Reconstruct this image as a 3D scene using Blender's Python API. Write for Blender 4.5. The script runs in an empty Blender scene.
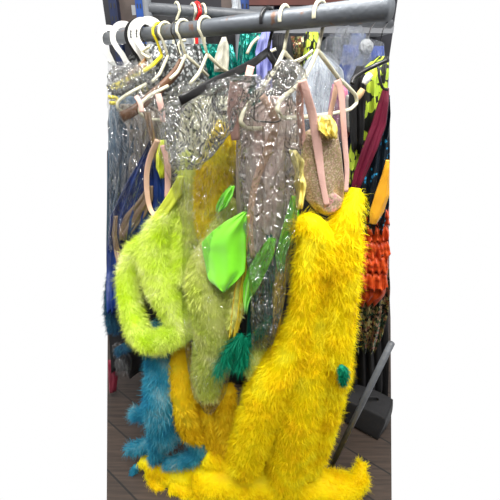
import bpy, math, random
import numpy as np
from mathutils import Vector, noise
random.seed(7); np.random.seed(7)
C = bpy.context.scene.collection
S = bpy.context.scene
PI = math.pi

# ------------------------------------------------------------------ camera
H = 1.28; FPX = 375.0; TH = math.radians(26)
cs, sn = math.cos(TH), math.sin(TH)
cam = bpy.data.cameras.new('camera'); co = bpy.data.objects.new('camera', cam); C.objects.link(co)
co.location = (0, 0, H); co.rotation_euler = (PI/2-TH, 0, 0)
cam.sensor_width = 36; cam.lens = FPX/500*36; cam.clip_start = .02
S.camera = co
CO = np.array([0, 0, H])

# a point of the place seen at (px, py), standing at distance Y (or lying in a vertical plane)
def ray(px, py):
    a = (px-250)/FPX; b = (250-py)/FPX
    return np.array([a, b*sn+cs, b*cs-sn])
def P(px, py, Y):
    # the rack runs away to the left, so what hangs there hangs deeper
    if Y < 1.0: Y = Y+.2*min(1, max(0, (250-px)/142))*min(1, max(0, (400-py)/150))
    d = ray(px, py); return CO + d*(Y/d[1])
def PP(px, py, Q, u, off=0):
    n = np.array([-u[1], u[0], 0.]); d = ray(px, py)
    Q = np.array(Q) + n*off
    return CO + d*(np.dot(Q-CO, n)/np.dot(d, n))

# ------------------------------------------------------------------ objects
def tag(o, label=None, cat=None, group=None, kind=None):
    if label: o['label'] = label
    if cat: o['category'] = cat
    if group: o['group'] = group
    if kind: o['kind'] = kind
    return o
def empty(name, loc, label, cat, group=None):
    o = bpy.data.objects.new(name, None); C.objects.link(o); o.location = loc; o.empty_display_size = .03
    return tag(o, label, cat, group)
def link(name, verts, faces, mat, parent=None, smooth=True):
    me = bpy.data.meshes.new(name)
    me.from_pydata([tuple(map(float, v)) for v in verts], [], [tuple(f) for f in faces]); me.update()
    if smooth: me.polygons.foreach_set('use_smooth', [True]*len(me.polygons))
    if isinstance(mat, (list, tuple)):
        for m in mat: me.materials.append(m)
    else: me.materials.append(mat)
    o = bpy.data.objects.new(name, me); C.objects.link(o)
    if parent is not None:
        o.parent = parent
        L = np.array(parent_loc(parent)); 
        o.location = tuple(-L)
    return o
def parent_loc(p):
    l = np.zeros(3)
    while p is not None:
        l = l + np.array(p.location); p = p.parent
    return l

class MB:
    def __init__(s): s.v = []; s.f = []
    def add(s, v, f):
        k = len(s.v); s.v += [tuple(map(float, q)) for q in v]; s.f += [tuple(i+k for i in q) for q in f]; return s
    def box(s, c, d, ax=None):
        c = np.array(c); X, Y, Z = ax if ax is not None else np.eye(3)
        vs = []
        for i in (-.5, .5):
            for j in (-.5, .5):
                for k in (-.5, .5): vs.append(c+np.array(X)*d[0]*i+np.array(Y)*d[1]*j+np.array(Z)*d[2]*k)
        return s.add(vs, [(0,1,3,2),(4,6,7,5),(0,4,5,1),(2,3,7,6),(0,2,6,4),(1,5,7,3)])
    def sweep(s, pts, ra, rb=None, ref=(0,0,1), n=10, sm=True, step=6, cap=True):
        pts = [np.array(p, float) for p in pts]
        m0 = len(pts)
        R = list(ra) if hasattr(ra, '__len__') else [ra]*m0
        if sm and m0 > 2:
            full = catmull(np.column_stack([np.array(pts), R]), step); pts = full[:, :3]; R = full[:, 3]
        pts = np.array(pts); m = len(pts)
        q = 1.0 if rb is None else None
        t = np.gradient(pts, axis=0); t /= np.linalg.norm(t, axis=1)[:, None]+1e-12
        ref = np.array(ref, float); prev = None; vs = []
        for i in range(m):
            a = ref if (prev is None or rb is not None) else prev
            a = a - t[i]*np.dot(a, t[i])
            if np.linalg.norm(a) < 1e-3: a = np.array([.31,.77,.2]) - t[i]*np.dot(np.array([.31,.77,.2]), t[i])
            a /= np.linalg.norm(a); prev = a; b = np.cross(t[i], a)
            for j in range(n):
                th = 2*PI*j/n
                vs.append(pts[i] + a*math.cos(th)*R[i] + b*math.sin(th)*(R[i] if rb is None else rb))
        fs = [(i*n+j, i*n+(j+1)%n, (i+1)*n+(j+1)%n, (i+1)*n+j) for i in range(m-1) for j in range(n)]
        if cap: fs += [tuple(range(n-1, -1, -1)), tuple((m-1)*n+j for j in range(n))]
        return s.add(vs, fs)
    def build(s, name, mat, parent=None, smooth=True):
        return link(name, s.v, s.f, mat, parent, smooth)
def rounded(pts, k=.3, n=4):
    pts = [np.array(p, float) for p in pts]; out = [pts[0]]
    for i in range(1, len(pts)-1):
        a, b, c = pts[i-1], pts[i], pts[i+1]; p = b+(a-b)*k; q = b+(c-b)*k
        for j in range(n+1):
            t = j/n; out.append(p*(1-t)**2+b*2*t*(1-t)+q*t*t)
    return out+[pts[-1]]
def catmull(A, step=6):
    A = np.array(A, float); out = []
    Q = np.vstack([2*A[0]-A[1], A, 2*A[-1]-A[-2]])
    for i in range(1, len(Q)-2):
        for k in range(step):
            t = k/step
            out.append(.5*((2*Q[i]) + (-Q[i-1]+Q[i+1])*t + (2*Q[i-1]-5*Q[i]+4*Q[i+1]-Q[i+2])*t*t + (-Q[i-1]+3*Q[i]-3*Q[i+1]+Q[i+2])*t**3))
    out.append(Q[-2]); return np.array(out)

# ------------------------------------------------------------------ materials
def newmat(name):
    m = bpy.data.materials.new(name); m.use_nodes = True; nt = m.node_tree
    for n in list(nt.nodes): nt.nodes.remove(n)
    out = nt.nodes.new('ShaderNodeOutputMaterial'); return m, nt, out
def N(nt, t, **kw):
    n = nt.nodes.new(t)
    for k, v in kw.items():
        if k in n.inputs: n.inputs[k].default_value = v
        else: setattr(n, k, v)
    return n
def ramp(nt, stops, interp='LINEAR'):
    r = nt.nodes.new('ShaderNodeValToRGB'); r.color_ramp.interpolation = interp
    while len(r.color_ramp.elements) < len(stops): r.color_ramp.elements.new(.5)
    for e, (p, c) in zip(r.color_ramp.elements, stops): e.position = p; e.color = (*c, 1)
    return r
def coords(nt, scale=(1,1,1)):
    tc = nt.nodes.new('ShaderNodeTexCoord'); mp = nt.nodes.new('ShaderNodeMapping'); mp.inputs['Scale'].default_value = scale
    nt.links.new(tc.outputs['Object'], mp.inputs['Vector']); return mp.outputs['Vector']
def simple(name, c, rough=.5, c2=None, ns=20, metal=0, bump=0, bs=80, spec=.5, sheen=0, scale=(1,1,1), coat=0, trans=0):
    m, nt, out = newmat(name); b = N(nt, 'ShaderNodeBsdfPrincipled'); v = coords(nt, scale)
    b.inputs['Roughness'].default_value = rough; b.inputs['Metallic'].default_value = metal
    b.inputs['Specular IOR Level'].default_value = spec; b.inputs['Sheen Weight'].default_value = sheen; b.inputs['Coat Weight'].default_value = coat
    if trans: b.inputs['Transmission Weight'].default_value = trans
    nz = N(nt, 'ShaderNodeTexNoise', Scale=ns, Detail=4); nt.links.new(v, nz.inputs['Vector'])
    c2 = c2 or tuple(x*.8 for x in c)
    r = ramp(nt, [(.35, c2), (.65, c)]); nt.links.new(nz.outputs['Fac'], r.inputs['Fac']); nt.links.new(r.outputs['Color'], b.inputs['Base Color'])
    if bump:
        n2 = N(nt, 'ShaderNodeTexNoise', Scale=bs, Detail=5); nt.links.new(v, n2.inputs['Vector'])
        bp = N(nt, 'ShaderNodeBump', Strength=bump, Distance=.01); nt.links.new(n2.outputs['Fac'], bp.inputs['Height']); nt.links.new(bp.outputs['Normal'], b.inputs['Normal'])
    nt.links.new(b.outputs[0], out.inputs[0]); return m
def furmat(name, c1, c2, c3=None):
    m, nt, out = newmat(name); g = N(nt, 'ShaderNodeNewGeometry')
    st = [(0, c1), (1, c2)] if c3 is None else [(0, c1), (.6, c2), (1, c3)]
    r = ramp(nt, st)
    v = coords(nt); nz = N(nt, 'ShaderNodeTexNoise', Scale=14, Detail=3); nt.links.new(v, nz.inputs['Vector'])
    ma = N(nt, 'ShaderNodeMath', operation='MULTIPLY_ADD'); ma.inputs[1].default_value = .45
    mb = N(nt, 'ShaderNodeMath', operation='MULTIPLY_ADD'); mb.inputs[1].default_value = 2.2; mb.inputs[2].default_value = -.85
    nt.links.new(nz.outputs['Fac'], mb.inputs[0]); 
    nt.links.new(g.outputs['Random Per Island'], ma.inputs[0]); nt.links.new(mb.outputs[0], ma.inputs[2]); nt.links.new(ma.outputs[0], r.inputs['Fac'])
    d = N(nt, 'ShaderNodeBsdfPrincipled', Roughness=.65); d.inputs['Specular IOR Level'].default_value = .25; d.inputs['Sheen Weight'].default_value = .0
    t = N(nt, 'ShaderNodeBsdfTranslucent'); mx = N(nt, 'ShaderNodeMixShader'); mx.inputs[0].default_value = .4
    nt.links.new(r.outputs['Color'], d.inputs['Base Color']); nt.links.new(r.outputs['Color'], t.inputs['Color'])
    nt.links.new(d.outputs[0], mx.inputs[1]); nt.links.new(t.outputs[0], mx.inputs[2]); nt.links.new(mx.outputs[0], out.inputs[0]); return m
def plastic_film(name, haze=.03, tint=(1,1,1), scale=(1,1,.4), ns=30, gl=.35, hazecol=(.8,.82,.82), base=.03, rough=.09):
    m, nt, out = newmat(name); v = coords(nt, scale)
    n1 = N(nt, 'ShaderNodeTexNoise', Scale=ns, Detail=2, Distortion=1.6); nt.links.new(v, n1.inputs['Vector'])
    n2 = N(nt, 'ShaderNodeTexNoise', Scale=ns*2.7, Detail=2, Distortion=1.0); nt.links.new(v, n2.inputs['Vector'])
    rd = N(nt, 'ShaderNodeMath', operation='PINGPONG'); rd.inputs[1].default_value = .12; nt.links.new(n1.outputs['Fac'], rd.inputs[0])
    ad = N(nt, 'ShaderNodeMath', operation='MULTIPLY_ADD'); ad.inputs[1].default_value = .15; nt.links.new(n2.outputs['Fac'], ad.inputs[0]); nt.links.new(rd.outputs[0], ad.inputs[2])
    bp = N(nt, 'ShaderNodeBump', Strength=1.0, Distance=.055); nt.links.new(ad.outputs[0], bp.inputs['Height'])
    tr = N(nt, 'ShaderNodeBsdfTransparent'); tr.inputs['Color'].default_value = (*tint, 1)
    gs = N(nt, 'ShaderNodeBsdfGlossy', Roughness=rough); nt.links.new(bp.outputs['Normal'], gs.inputs['Normal'])
    df = N(nt, 'ShaderNodeBsdfTranslucent'); df.inputs['Color'].default_value = (*hazecol, 1)
    di = N(nt, 'ShaderNodeBsdfDiffuse'); di.inputs['Color'].default_value = (*hazecol, 1); nt.links.new(bp.outputs['Normal'], di.inputs['Normal'])
    dm = N(nt, 'ShaderNodeMixShader'); dm.inputs[0].default_value = .4; nt.links.new(di.outputs[0], dm.inputs[1]); nt.links.new(df.outputs[0], dm.inputs[2])
    lw = N(nt, 'ShaderNodeLayerWeight', Blend=.2); nt.links.new(bp.outputs['Normal'], lw.inputs['Normal'])
    mm = N(nt, 'ShaderNodeMath', operation='MULTIPLY_ADD'); mm.inputs[1].default_value = gl; mm.inputs[2].default_value = base; mm.use_clamp = True
    nt.links.new(lw.outputs['Fresnel'], mm.inputs[0])
    m1 = N(nt, 'ShaderNodeMixShader'); m1.inputs[0].default_value = haze; nt.links.new(tr.outputs[0], m1.inputs[1]); nt.links.new(dm.outputs[0], m1.inputs[2])
    m2 = N(nt, 'ShaderNodeMixShader'); nt.links.new(mm.outputs[0], m2.inputs[0]); nt.links.new(m1.outputs[0], m2.inputs[1]); nt.links.new(gs.outputs[0], m2.inputs[2])
    nt.links.new(m2.outputs[0], out.inputs[0]); return m
def sequin(name, base, spots, scale=260, thr=.5, rough=.3, metal=.6, basrough=.8):
    m, nt, out = newmat(name); v = coords(nt)
    vo = N(nt, 'ShaderNodeTexVoronoi', Scale=scale); nt.links.new(v, vo.inputs['Vector'])
    sp = N(nt, 'ShaderNodeSeparateColor'); nt.links.new(vo.outputs['Color'], sp.inputs[0])
    st = [(i/len(spots), c) for i, c in enumerate(spots)]
    r = ramp(nt, st, 'CONSTANT'); nt.links.new(sp.outputs[0], r.inputs['Fac'])
    cmpn = N(nt, 'ShaderNodeMath', operation='LESS_THAN'); cmpn.inputs[1].default_value = thr; nt.links.new(vo.outputs['Distance'], cmpn.inputs[0])
    mx = N(nt, 'ShaderNodeMix', data_type='RGBA'); nt.links.new(cmpn.outputs[0], mx.inputs['Factor']); mx.inputs['A'].default_value = (*base, 1); nt.links.new(r.outputs['Color'], mx.inputs['B'])
    b = N(nt, 'ShaderNodeBsdfPrincipled'); nt.links.new(mx.outputs['Result'], b.inputs['Base Color'])
    mm = N(nt, 'ShaderNodeMath', operation='MULTIPLY'); mm.inputs[1].default_value = metal; nt.links.new(cmpn.outputs[0], mm.inputs[0]); nt.links.new(mm.outputs[0], b.inputs['Metallic'])
    b.inputs['Roughness'].default_value = rough
    nm = N(nt, 'ShaderNodeBump', Strength=.8, Distance=.004); nt.links.new(sp.outputs[1], nm.inputs['Height']); nt.links.new(nm.outputs['Normal'], b.inputs['Normal'])
    nt.links.new(b.outputs[0], out.inputs[0]); return m

M = {}
M['rail'] = simple('grey_painted_steel', (.115,.125,.14), .42, (.09,.098,.11), 30, bump=.15, bs=90)
# rust along the rail: orange brown flecks
def rusty():
    m, nt, out = newmat('rusty_grey_steel'); v = coords(nt)
    n1 = N(nt, 'ShaderNodeTexNoise', Scale=28, Detail=6); n2 = N(nt, 'ShaderNodeTexNoise', Scale=110, Detail=3)
    nt.links.new(v, n1.inputs['Vector']); nt.links.new(v, n2.inputs['Vector'])
    r = ramp(nt, [(.60,(.13,.145,.165)), (.66,(.16,.09,.06))]); nt.links.new(n1.outputs['Fac'], r.inputs['Fac'])
    b = N(nt, 'ShaderNodeBsdfPrincipled', Roughness=.4); b.inputs['Metallic'].default_value = .3
    nt.links.new(r.outputs['Color'], b.inputs['Base Color'])
    bp = N(nt, 'ShaderNodeBump', Strength=.15, Distance=.005); nt.links.new(n2.outputs['Fac'], bp.inputs['Height']); nt.links.new(bp.outputs['Normal'], b.inputs['Normal'])
    nt.links.new(b.outputs[0], out.inputs[0]); return m
M['rust'] = rusty()
M['cream'] = simple('cream_plastic', (.80,.77,.58), .32, (.74,.71,.52))
M['white'] = simple('white_plastic', (.82,.83,.80), .3, (.76,.77,.74))
M['yellowp'] = simple('yellow_plastic', (.83,.70,.03), .3, (.78,.66,.03))
M['blackp'] = simple('black_plastic', (.018,.018,.02), .28, (.012,.012,.013))
M['redp'] = simple('red_plastic', (.75,.02,.02), .3)
M['wire'] = simple('steel_wire', (.10,.095,.09), .3, metal=.9)
M['wood'] = simple('amber_wood', (.42,.22,.08), .45, (.30,.14,.05), 8, scale=(1,1,6))
M['dwood'] = simple('brown_wood', (.16,.075,.035), .45, (.11,.05,.025), 8, scale=(1,1,6))
M['pink'] = simple('pink_elastic', (.72,.45,.39), .75, (.64,.38,.33), 30, bump=.2, bs=300)
M['peach'] = simple('peach_elastic', (.78,.52,.38), .7, (.70,.44,.32), 30, bump=.2, bs=300)
M['mauve'] = simple('mauve_mesh', (.74,.58,.54), .75, (.58,.50,.45), 25, bump=.3, bs=200)
M['lime'] = simple('lime_satin', (.24,.84,.02), .42, (.19,.72,.015), 12, sheen=.3, bump=.1, bs=18)
M['limefab'] = simple('yellow_lime_satin', (.62,.68,.06), .5, (.52,.6,.05), 12, bump=.1)
M['yellowsat'] = simple('yellow_satin', (.85,.68,.05), .35, (.75,.52,.04), 16, bump=.1, bs=60)
M['paleyellow'] = simple('pale_yellow_satin', (.95,.86,.34), .45, (.92,.76,.18), 16)
M['tealsat'] = simple('teal_satin', (.01,.20,.16), .35, (.01,.12,.11), 16)
M['navy'] = simple('navy_satin', (.014,.045,.22), .35, (.006,.018,.09), 14, bump=.4, bs=25)
M['royal'] = simple('royal_blue_cloth', (.012,.07,.42), .5, (.01,.05,.3), 14)
M['slate'] = simple('blue_grey_cloth', (.10,.16,.22), .6, (.05,.09,.14), 9, scale=(3,3,.4))
M['bronze'] = simple('bronze_satin', (.26,.18,.12), .35, (.16,.10,.06), 14)
M['taupe'] = simple('taupe_satin', (.30,.26,.22), .5, (.17,.15,.13), 9, scale=(3,3,.4))
M['black'] = simple('black_cloth', (.012,.012,.014), .8, (.006,.006,.007), 14, bump=.3, bs=30)
M['maroon'] = simple('maroon_satin', (.14,.008,.03), .4, (.09,.004,.02), 14)
M['crimson'] = simple('crimson_cloth', (.20,.01,.03), .6)
M['orange'] = simple('orange_taffeta', (.62,.085,.012), .45, (.46,.045,.008), 30, bump=.4, bs=45)
M['gold'] = simple('golden_satin', (.80,.40,.02), .4, (.68,.32,.02), 14)
M['peri'] = simple('periwinkle_cloth', (.30,.32,.68), .6)
M['ivory'] = simple('ivory_cloth', (.62,.60,.48), .6, (.5,.5,.42), 12)
M['greyc'] = simple('grey_net', (.42,.42,.38), .8, (.3,.3,.28), 60)
M['yoke'] = simple('pale_cream_mesh', (.78,.77,.60), .7, (.5,.5,.3), 18)
M['magenta'] = simple('dusty_magenta', (.42,.09,.20), .6, (.5,.2,.3), 50)
M['palewhite'] = simple('white_cloth', (.60,.64,.68), .6, (.45,.5,.55), 10, bump=.3, bs=30)
M['leopard'] = sequin('lime_black_print', (.012,.014,.012), [(.50,.66,.05),(.42,.58,.05),(.55,.70,.06),(.48,.62,.05)], 40, .56, .5, 0)
M['bluespot'] = sequin('black_blue_sequins', (.006,.012,.02), [(.006,.012,.02),(.02,.03,.04),(.04,.40,.75),(.008,.012,.02),(.03,.22,.45)], 75, .34, .3, .2)
M['goldseq'] = sequin('gold_sequins', (.05,.05,.03), [(.32,.24,.08),(.05,.08,.04),(.45,.30,.2),(.02,.02,.02),(.5,.45,.2),(.08,.16,.10),(.3,.12,.08)], 95, .7, .25, .7)
M['tealseq'] = sequin('teal_sequins', (.0,.07,.06), [(.0,.22,.17),(.0,.10,.09),(.05,.42,.33),(.0,.16,.13)], 110, .7, .25, .6)
M['nudeseq'] = sequin('nude_sequins', (.50,.37,.24), [(.52,.38,.25),(.36,.27,.17),(.66,.54,.38),(.42,.33,.18),(.55,.36,.28),(.40,.34,.16)], 420, .8, .35, .35)
M['pinkseq'] = sequin('pink_sequins', (.62,.40,.34), [(.72,.35,.38),(.50,.38,.25),(.75,.50,.45),(.40,.32,.2),(.6,.45,.33)], 300, .7, .35, .3)
M['silverseq'] = sequin('silver_black_pattern', (.03,.03,.03), [(.35,.36,.36),(.04,.04,.04),(.22,.24,.24),(.05,.06,.06)], 150, .6, .4, .3)
M['yfur'] = furmat('yellow_feathers', (.92,.67,.0), (.99,.85,.0), (.99,.92,.03))
M['yfur2'] = furmat('old_yellow_feathers', (.76,.50,.0), (.92,.68,.01), (.94,.78,.03))
M['lfur'] = furmat('lime_feathers', (.66,.84,.03), (.80,.90,.22), (.94,.94,.62))
M['lfur2'] = furmat('pale_lime_feathers', (.62,.74,.08), (.82,.86,.28), (.93,.92,.58))
M['ofur'] = furmat('golden_feathers', (.88,.66,.0), (.95,.80,.02), (.88,.86,.12))
M['bfur'] = furmat('blue_feathers', (.01,.18,.34), (.05,.38,.52), (.30,.50,.54))
M['gfur'] = furmat('green_feathers', (.0,.16,.08), (.0,.30,.16), (.02,.36,.22))
M['nfur'] = furmat('dark_blue_feathers', (.01,.03,.10), (.02,.09,.16), (.05,.20,.28))
M['film'] = plastic_film('clear_film', .01, (.985,.99,.99), ns=20, base=.09, rough=.12)
M['filmhazy'] = plastic_film('hazy_film', .10, (.95,.96,.98), ns=24, hazecol=(.75,.8,.86))
M['filmgrey'] = plastic_film('greyed_film', .015, (.97,.975,.98), ns=20, base=.09, rough=.12, hazecol=(.6,.62,.62))
M['filmtop'] = plastic_film('crumpled_film', .08, (.99,.995,.995), (1,1,.8), 20, .9, base=.12, rough=.14)
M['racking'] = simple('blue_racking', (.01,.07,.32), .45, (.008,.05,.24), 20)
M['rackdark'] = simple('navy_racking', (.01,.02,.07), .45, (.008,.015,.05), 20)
M['beam'] = simple('dark_red_beam', (.11,.02,.012), .5, (.08,.015,.01), 12)
M['box'] = simple('worn_cardboard', (.13,.10,.09), .8, (.10,.08,.07), 20)
M['paper'] = simple('white_paper', (.5,.52,.55), .7)
M['wallm'] = simple('dim_shop_wall', (.045,.045,.055), .8, (.025,.025,.03), 5)
M['roomw'] = simple('added_wall_paint', (.11,.105,.10), .8, (.08,.078,.075), 3)  # for the added unseen walls; kept dark to lessen haze on the film
M['pale'] = simple('pale_grey_paint', (.30,.31,.33), .7, (.24,.25,.27), 8)
M['print'] = simple('dark_print', (.03,.03,.03), .6)
def woodfloor():
    m, nt, out = newmat('old_floorboards'); tc = N(nt, 'ShaderNodeTexCoord')
    mp = N(nt, 'ShaderNodeMapping'); mp.inputs['Rotation'].default_value = (0, 0, math.radians(38)); nt.links.new(tc.outputs['Object'], mp.inputs['Vector'])
    br = N(nt, 'ShaderNodeTexBrick', Scale=1.0); br.inputs['Brick Width'].default_value = 1.3; br.inputs['Row Height'].default_value = .12; br.inputs['Mortar Size'].default_value = .003
    br.inputs['Color1'].default_value = (.050,.034,.025,1); br.inputs['Color2'].default_value = (.030,.020,.015,1); br.inputs['Mortar'].default_value = (.006,.005,.004,1)
    nt.links.new(mp.outputs['Vector'], br.inputs['Vector'])
    m2 = N(nt, 'ShaderNodeMapping'); m2.inputs['Rotation'].default_value = (0, 0, math.radians(38)); m2.inputs['Scale'].default_value = (2, 30, 1); nt.links.new(tc.outputs['Object'], m2.inputs['Vector'])
    nz = N(nt, 'ShaderNodeTexNoise', Scale=3, Detail=6); nt.links.new(m2.outputs['Vector'], nz.inputs['Vector'])
    r = ramp(nt, [(.3,(.45,.42,.4)), (.7,(1.35,1.3,1.25))]); nt.links.new(nz.outputs['Fac'], r.inputs['Fac'])
    mx = N(nt, 'ShaderNodeMix', data_type='RGBA', blend_type='MULTIPLY'); mx.inputs['Factor'].default_value = 1
    nt.links.new(br.outputs['Color'], mx.inputs['A']); nt.links.new(r.outputs['Color'], mx.inputs['B'])
    b = N(nt, 'ShaderNodeBsdfPrincipled', Roughness=.65); nt.links.new(mx.outputs['Result'], b.inputs['Base Color'])
    nt.links.new(b.outputs[0], out.inputs[0]); return m
M['floor'] = woodfloor()

# ------------------------------------------------------------------ shape makers
def rows_interp(rows, v):
    ys = [r[0] for r in rows]; y = ys[0]+(ys[-1]-ys[0])*v
    return y, np.interp(y, ys, [r[1] for r in rows]), np.interp(y, ys, [r[2] for r in rows]), np.interp(y, ys, [r[3] if len(r) > 3 else 0 for r in rows])
# hanging cloth or bag: rows = (py, left px, right px, extra Y); a closed, lens shaped shell with folds
def drape(name, rows, Y, mat, parent=None, depth=.02, folds=4, amp=.008, crumple=0, cs_=30, nu=36, nv=48, seed=0, hem=0, open_bottom=False, lean=.6, jag=0):
    rnd = random.Random(seed+len(name)); ph = rnd.random()*6; wob = rnd.uniform(-1.5, 1.5)
    V = [[], []]; 
    for j in range(nv+1):
        v = j/nv
        for i in range(nu+1):
            u = i/nu
            y, xl, xr, dy = rows_interp(rows, v)
            if hem: y += hem*math.sin(u*folds*2*PI+ph)*v**3
            base = P(xl+(xr-xl)*u, y, Y+dy)
            f = amp*(.3+.7*v)*(math.sin(u*folds*2*PI+ph+wob*v) + .5*math.sin(u*folds*4.3*PI+ph*2-wob*2*v))
            f += amp*.8*noise.noise(Vector((u*3+seed, v*4, seed*.3)))
            bul = depth*math.sqrt(max(0, 1-(2*u-1)**2))*min(1, (v+.04)*6)*min(1, (1.03-v)*8)
            for sd in (0, 1):
                s = -1 if sd == 0 else 1
                c = 0
                if crumple:
                    q = Vector((base[0]*cs_, s*3+seed, base[2]*cs_*.5))
                    c = crumple*((1-abs(noise.noise(q))*3) + .6*(1-abs(noise.noise(q*2.3))*3))
                jx = jz = 0
                if jag:
                    c += rnd.uniform(-1, 1)*jag; jx = rnd.uniform(-1, 1)*jag*.8; jz = rnd.uniform(-1, 1)*jag*.8
                V[sd].append(base + np.array([jx, s*(bul+.0012) + f - c*(.5), jz]))
    n1 = (nu+1)*(nv+1); vs = V[0]+V[1]; fs = []
    idx = lambda i, j, s: j*(nu+1)+i+s*n1
    for j in range(nv):
        for i in range(nu):
            fs.append((idx(i,j,0), idx(i,j+1,0), idx(i+1,j+1,0), idx(i+1,j,0)))
            fs.append((idx(i,j,1), idx(i+1,j,1), idx(i+1,j+1,1), idx(i,j+1,1)))
    for j in range(nv):
        fs.append((idx(0,j,0), idx(0,j,1), idx(0,j+1,1), idx(0,j+1,0)))
        fs.append((idx(nu,j,0), idx(nu,j+1,0), idx(nu,j+1,1), idx(nu,j,1)))
    for i in range(nu):
        fs.append((idx(i,0,0), idx(i+1,0,0), idx(i+1,0,1), idx(i,0,1)))
        if not open_bottom: fs.append((idx(i,nv,0), idx(i,nv,1), idx(i+1,nv,1), idx(i+1,nv,0)))
    return link(name, vs, fs, mat, parent, smooth=not jag)

# feather boa / fur body: core tubes and tufts of tapering fibres
def fur(name, tubes, tufts, L, mat, parent=None, per=7, wid=.0011, out=.55, flow=.55, grav=.35, spread=.35, squash=1.0, seed=1, core=.85, ends=True):
    rng = np.random.default_rng(seed); mb = MB(); samples = []; areas = []
    for tb in tubes:
        w = []
        for (px, py, Y, rp) in tb:
            p = P(px, py, Y); t = p[1]/ray(px, py)[1]; w.append([*p, rp*t/FPX])
        A = catmull(w, 8); mb.sweep(A[:, :3], A[:, 3]*core, sm=False, n=14)
        samples.append(A); seg = np.linalg.norm(np.diff(A[:, :3], axis=0), axis=1); areas.append(np.sum(seg*(A[:-1, 3]+A[1:, 3])*PI))
    V = np.array(mb.v); F = mb.f[:]
    tot = sum(areas); chunks_v = [V]; base = len(V); loops = [f for f in F]
    allq = []
    for A, ar in zip(samples, areas):
        n = int(tufts*ar/tot); seg = np.linalg.norm(np.diff(A[:, :3], axis=0), axis=1); w = seg*(A[:-1, 3]+A[1:, 3]+.004); w /= w.sum()
        k = rng.choice(len(seg), n, p=w); fr = rng.random(n)[:, None]
        c = A[k, :3]*(1-fr)+A[k+1, :3]*fr; r = (A[k, 3]*(1-fr[:, 0])+A[k+1, 3]*fr[:, 0])
        T = A[k+1, :3]-A[k, :3]; T /= np.linalg.norm(T, axis=1)[:, None]
        rd = rng.normal(size=(n, 3)); Nn = rd-T*np.sum(rd*T, axis=1)[:, None]; Nn /= np.linalg.norm(Nn, axis=1)[:, None]
        p0 = c+Nn*(r*core*.92)[:, None]
        # swirl of tufts from a smooth noise
        sw = np.array([noise.noise_vector(Vector(q*13)) for q in p0])
        D = Nn*out+T*flow+np.array([0, 0, -grav])+sw*.7+rng.normal(size=(n, 3))*.15
        D /= np.linalg.norm(D, axis=1)[:, None]; ll = L*rng.uniform(.55, 1.15, n)
        p0 = np.repeat(p0, per, 0); D = np.repeat(D, per, 0); ll = np.repeat(ll, per); N_ = np.repeat(Nn, per, 0)
        m = len(p0)
        D = D+rng.normal(size=(m, 3))*spread; D /= np.linalg.norm(D, axis=1)[:, None]
        ll = ll*rng.uniform(.6, 1.1, m); p0 = p0+rng.normal(size=(m, 3))*.0012
        p1 = p0+D*(ll*.5)[:, None]
        D2 = D+np.array([0, 0, -grav*.8])+rng.normal(size=(m, 3))*.22; D2 /= np.linalg.norm(D2, axis=1)[:, None]
        p2 = p1+D2*(ll*.5)[:, None]
        sd = np.cross(D, rng.normal(size=(m, 3))); sd /= np.linalg.norm(sd, axis=1)[:, None]+1e-9
        sd = sd*(wid*rng.uniform(.6, 1.3, m))[:, None]
        arr = np.stack([p0-sd*.5, p0+sd*.5, p1-sd*.5, p1+sd*.5, p2], 1).reshape(-1, 3)
        chunks_v.append(arr)
    V = np.vstack(chunks_v); nf = (len(V)-base)//5
    me = bpy.data.meshes.new(name)
    core_loops = [i for f in F for i in f]; core_tot = [len(f) for f in F]
    b = base+np.arange(nf)*5
    q = np.stack([b, b+1, b+3, b+2, b+2, b+3, b+4], 1).reshape(-1)
    lv = np.concatenate([np.array(core_loops, dtype=np.int32), q.astype(np.int32)])
    lt = np.concatenate([np.array(core_tot, dtype=np.int32), np.tile(np.array([4, 3], dtype=np.int32), nf)])
    ls = np.concatenate([[0], np.cumsum(lt)[:-1]]).astype(np.int32)
    me.vertices.add(len(V)); me.vertices.foreach_set('co', V.astype(np.float32).ravel())
    me.loops.add(len(lv)); me.loops.foreach_set('vertex_index', lv)
    me.polygons.add(len(lt)); me.polygons.foreach_set('loop_start', ls); me.polygons.foreach_set('loop_total', lt)
    me.polygons.foreach_set('use_smooth', np.ones(len(lt), dtype=bool))
    me.update(calc_edges=True); me.validate(); me.materials.append(mat)
    o = bpy.data.objects.new(name, me); C.objects.link(o)
    if parent is not None: o.parent = parent; o.location = tuple(-parent_loc(parent))
    return o
def strap(name, pts, w, mat, parent=None, ref=(1,0,0), th=.0012):
    return MB().sweep([P(*p) for p in pts], w, th, ref=ref, n=12, step=8).build(name, mat, parent)

# ------------------------------------------------------------------ main rail
RR = .0172
def PZ(px, py, zc): return CO + ray(px, py)*zc
Ra = PZ(130, 34.5, 1.06); Rb = PZ(388, 11.8, .56); Rb[2] = Ra[2] = (Ra[2]+Rb[2])/2
rd_ = (Rb-Ra)/np.linalg.norm(Rb-Ra)
def railpt(px, A=Ra, D=rd_):
    # the point of a rail seen in column px
    a = (px-250)/FPX; best = None
    lo, hi = -1., 2.
    for _ in range(60):
        m = (lo+hi)/2; q = A+D*m-CO
        zc = q[1]*cs-q[2]*sn
        if q[0]/zc < a: lo = m
        else: hi = m
    return A+D*lo
pA, pB = railpt(106.5), railpt(389.5)
r = empty('clothes_rail', (pB[0], pB[1], 0), 'thick grey steel clothes rail in front, rust flecked, holding the feather costumes', 'clothes rail')
MB().sweep([pA, pB], RR, n=28, sm=False).build('rail_tube', M['rust'], r)
fb = P(332, 464, .86); fb[2] = .012
MB().sweep([fb, P(391.5, 343, .80)], .009, sm=False, n=12).build('brace', M['rail'], r)
mb = MB().sweep([(pB[0]+.004, pB[1]+.02, .0), (pB[0]+.004, pB[1]+.02, pB[2]-.02)], .012, sm=False, n=12)

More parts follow.
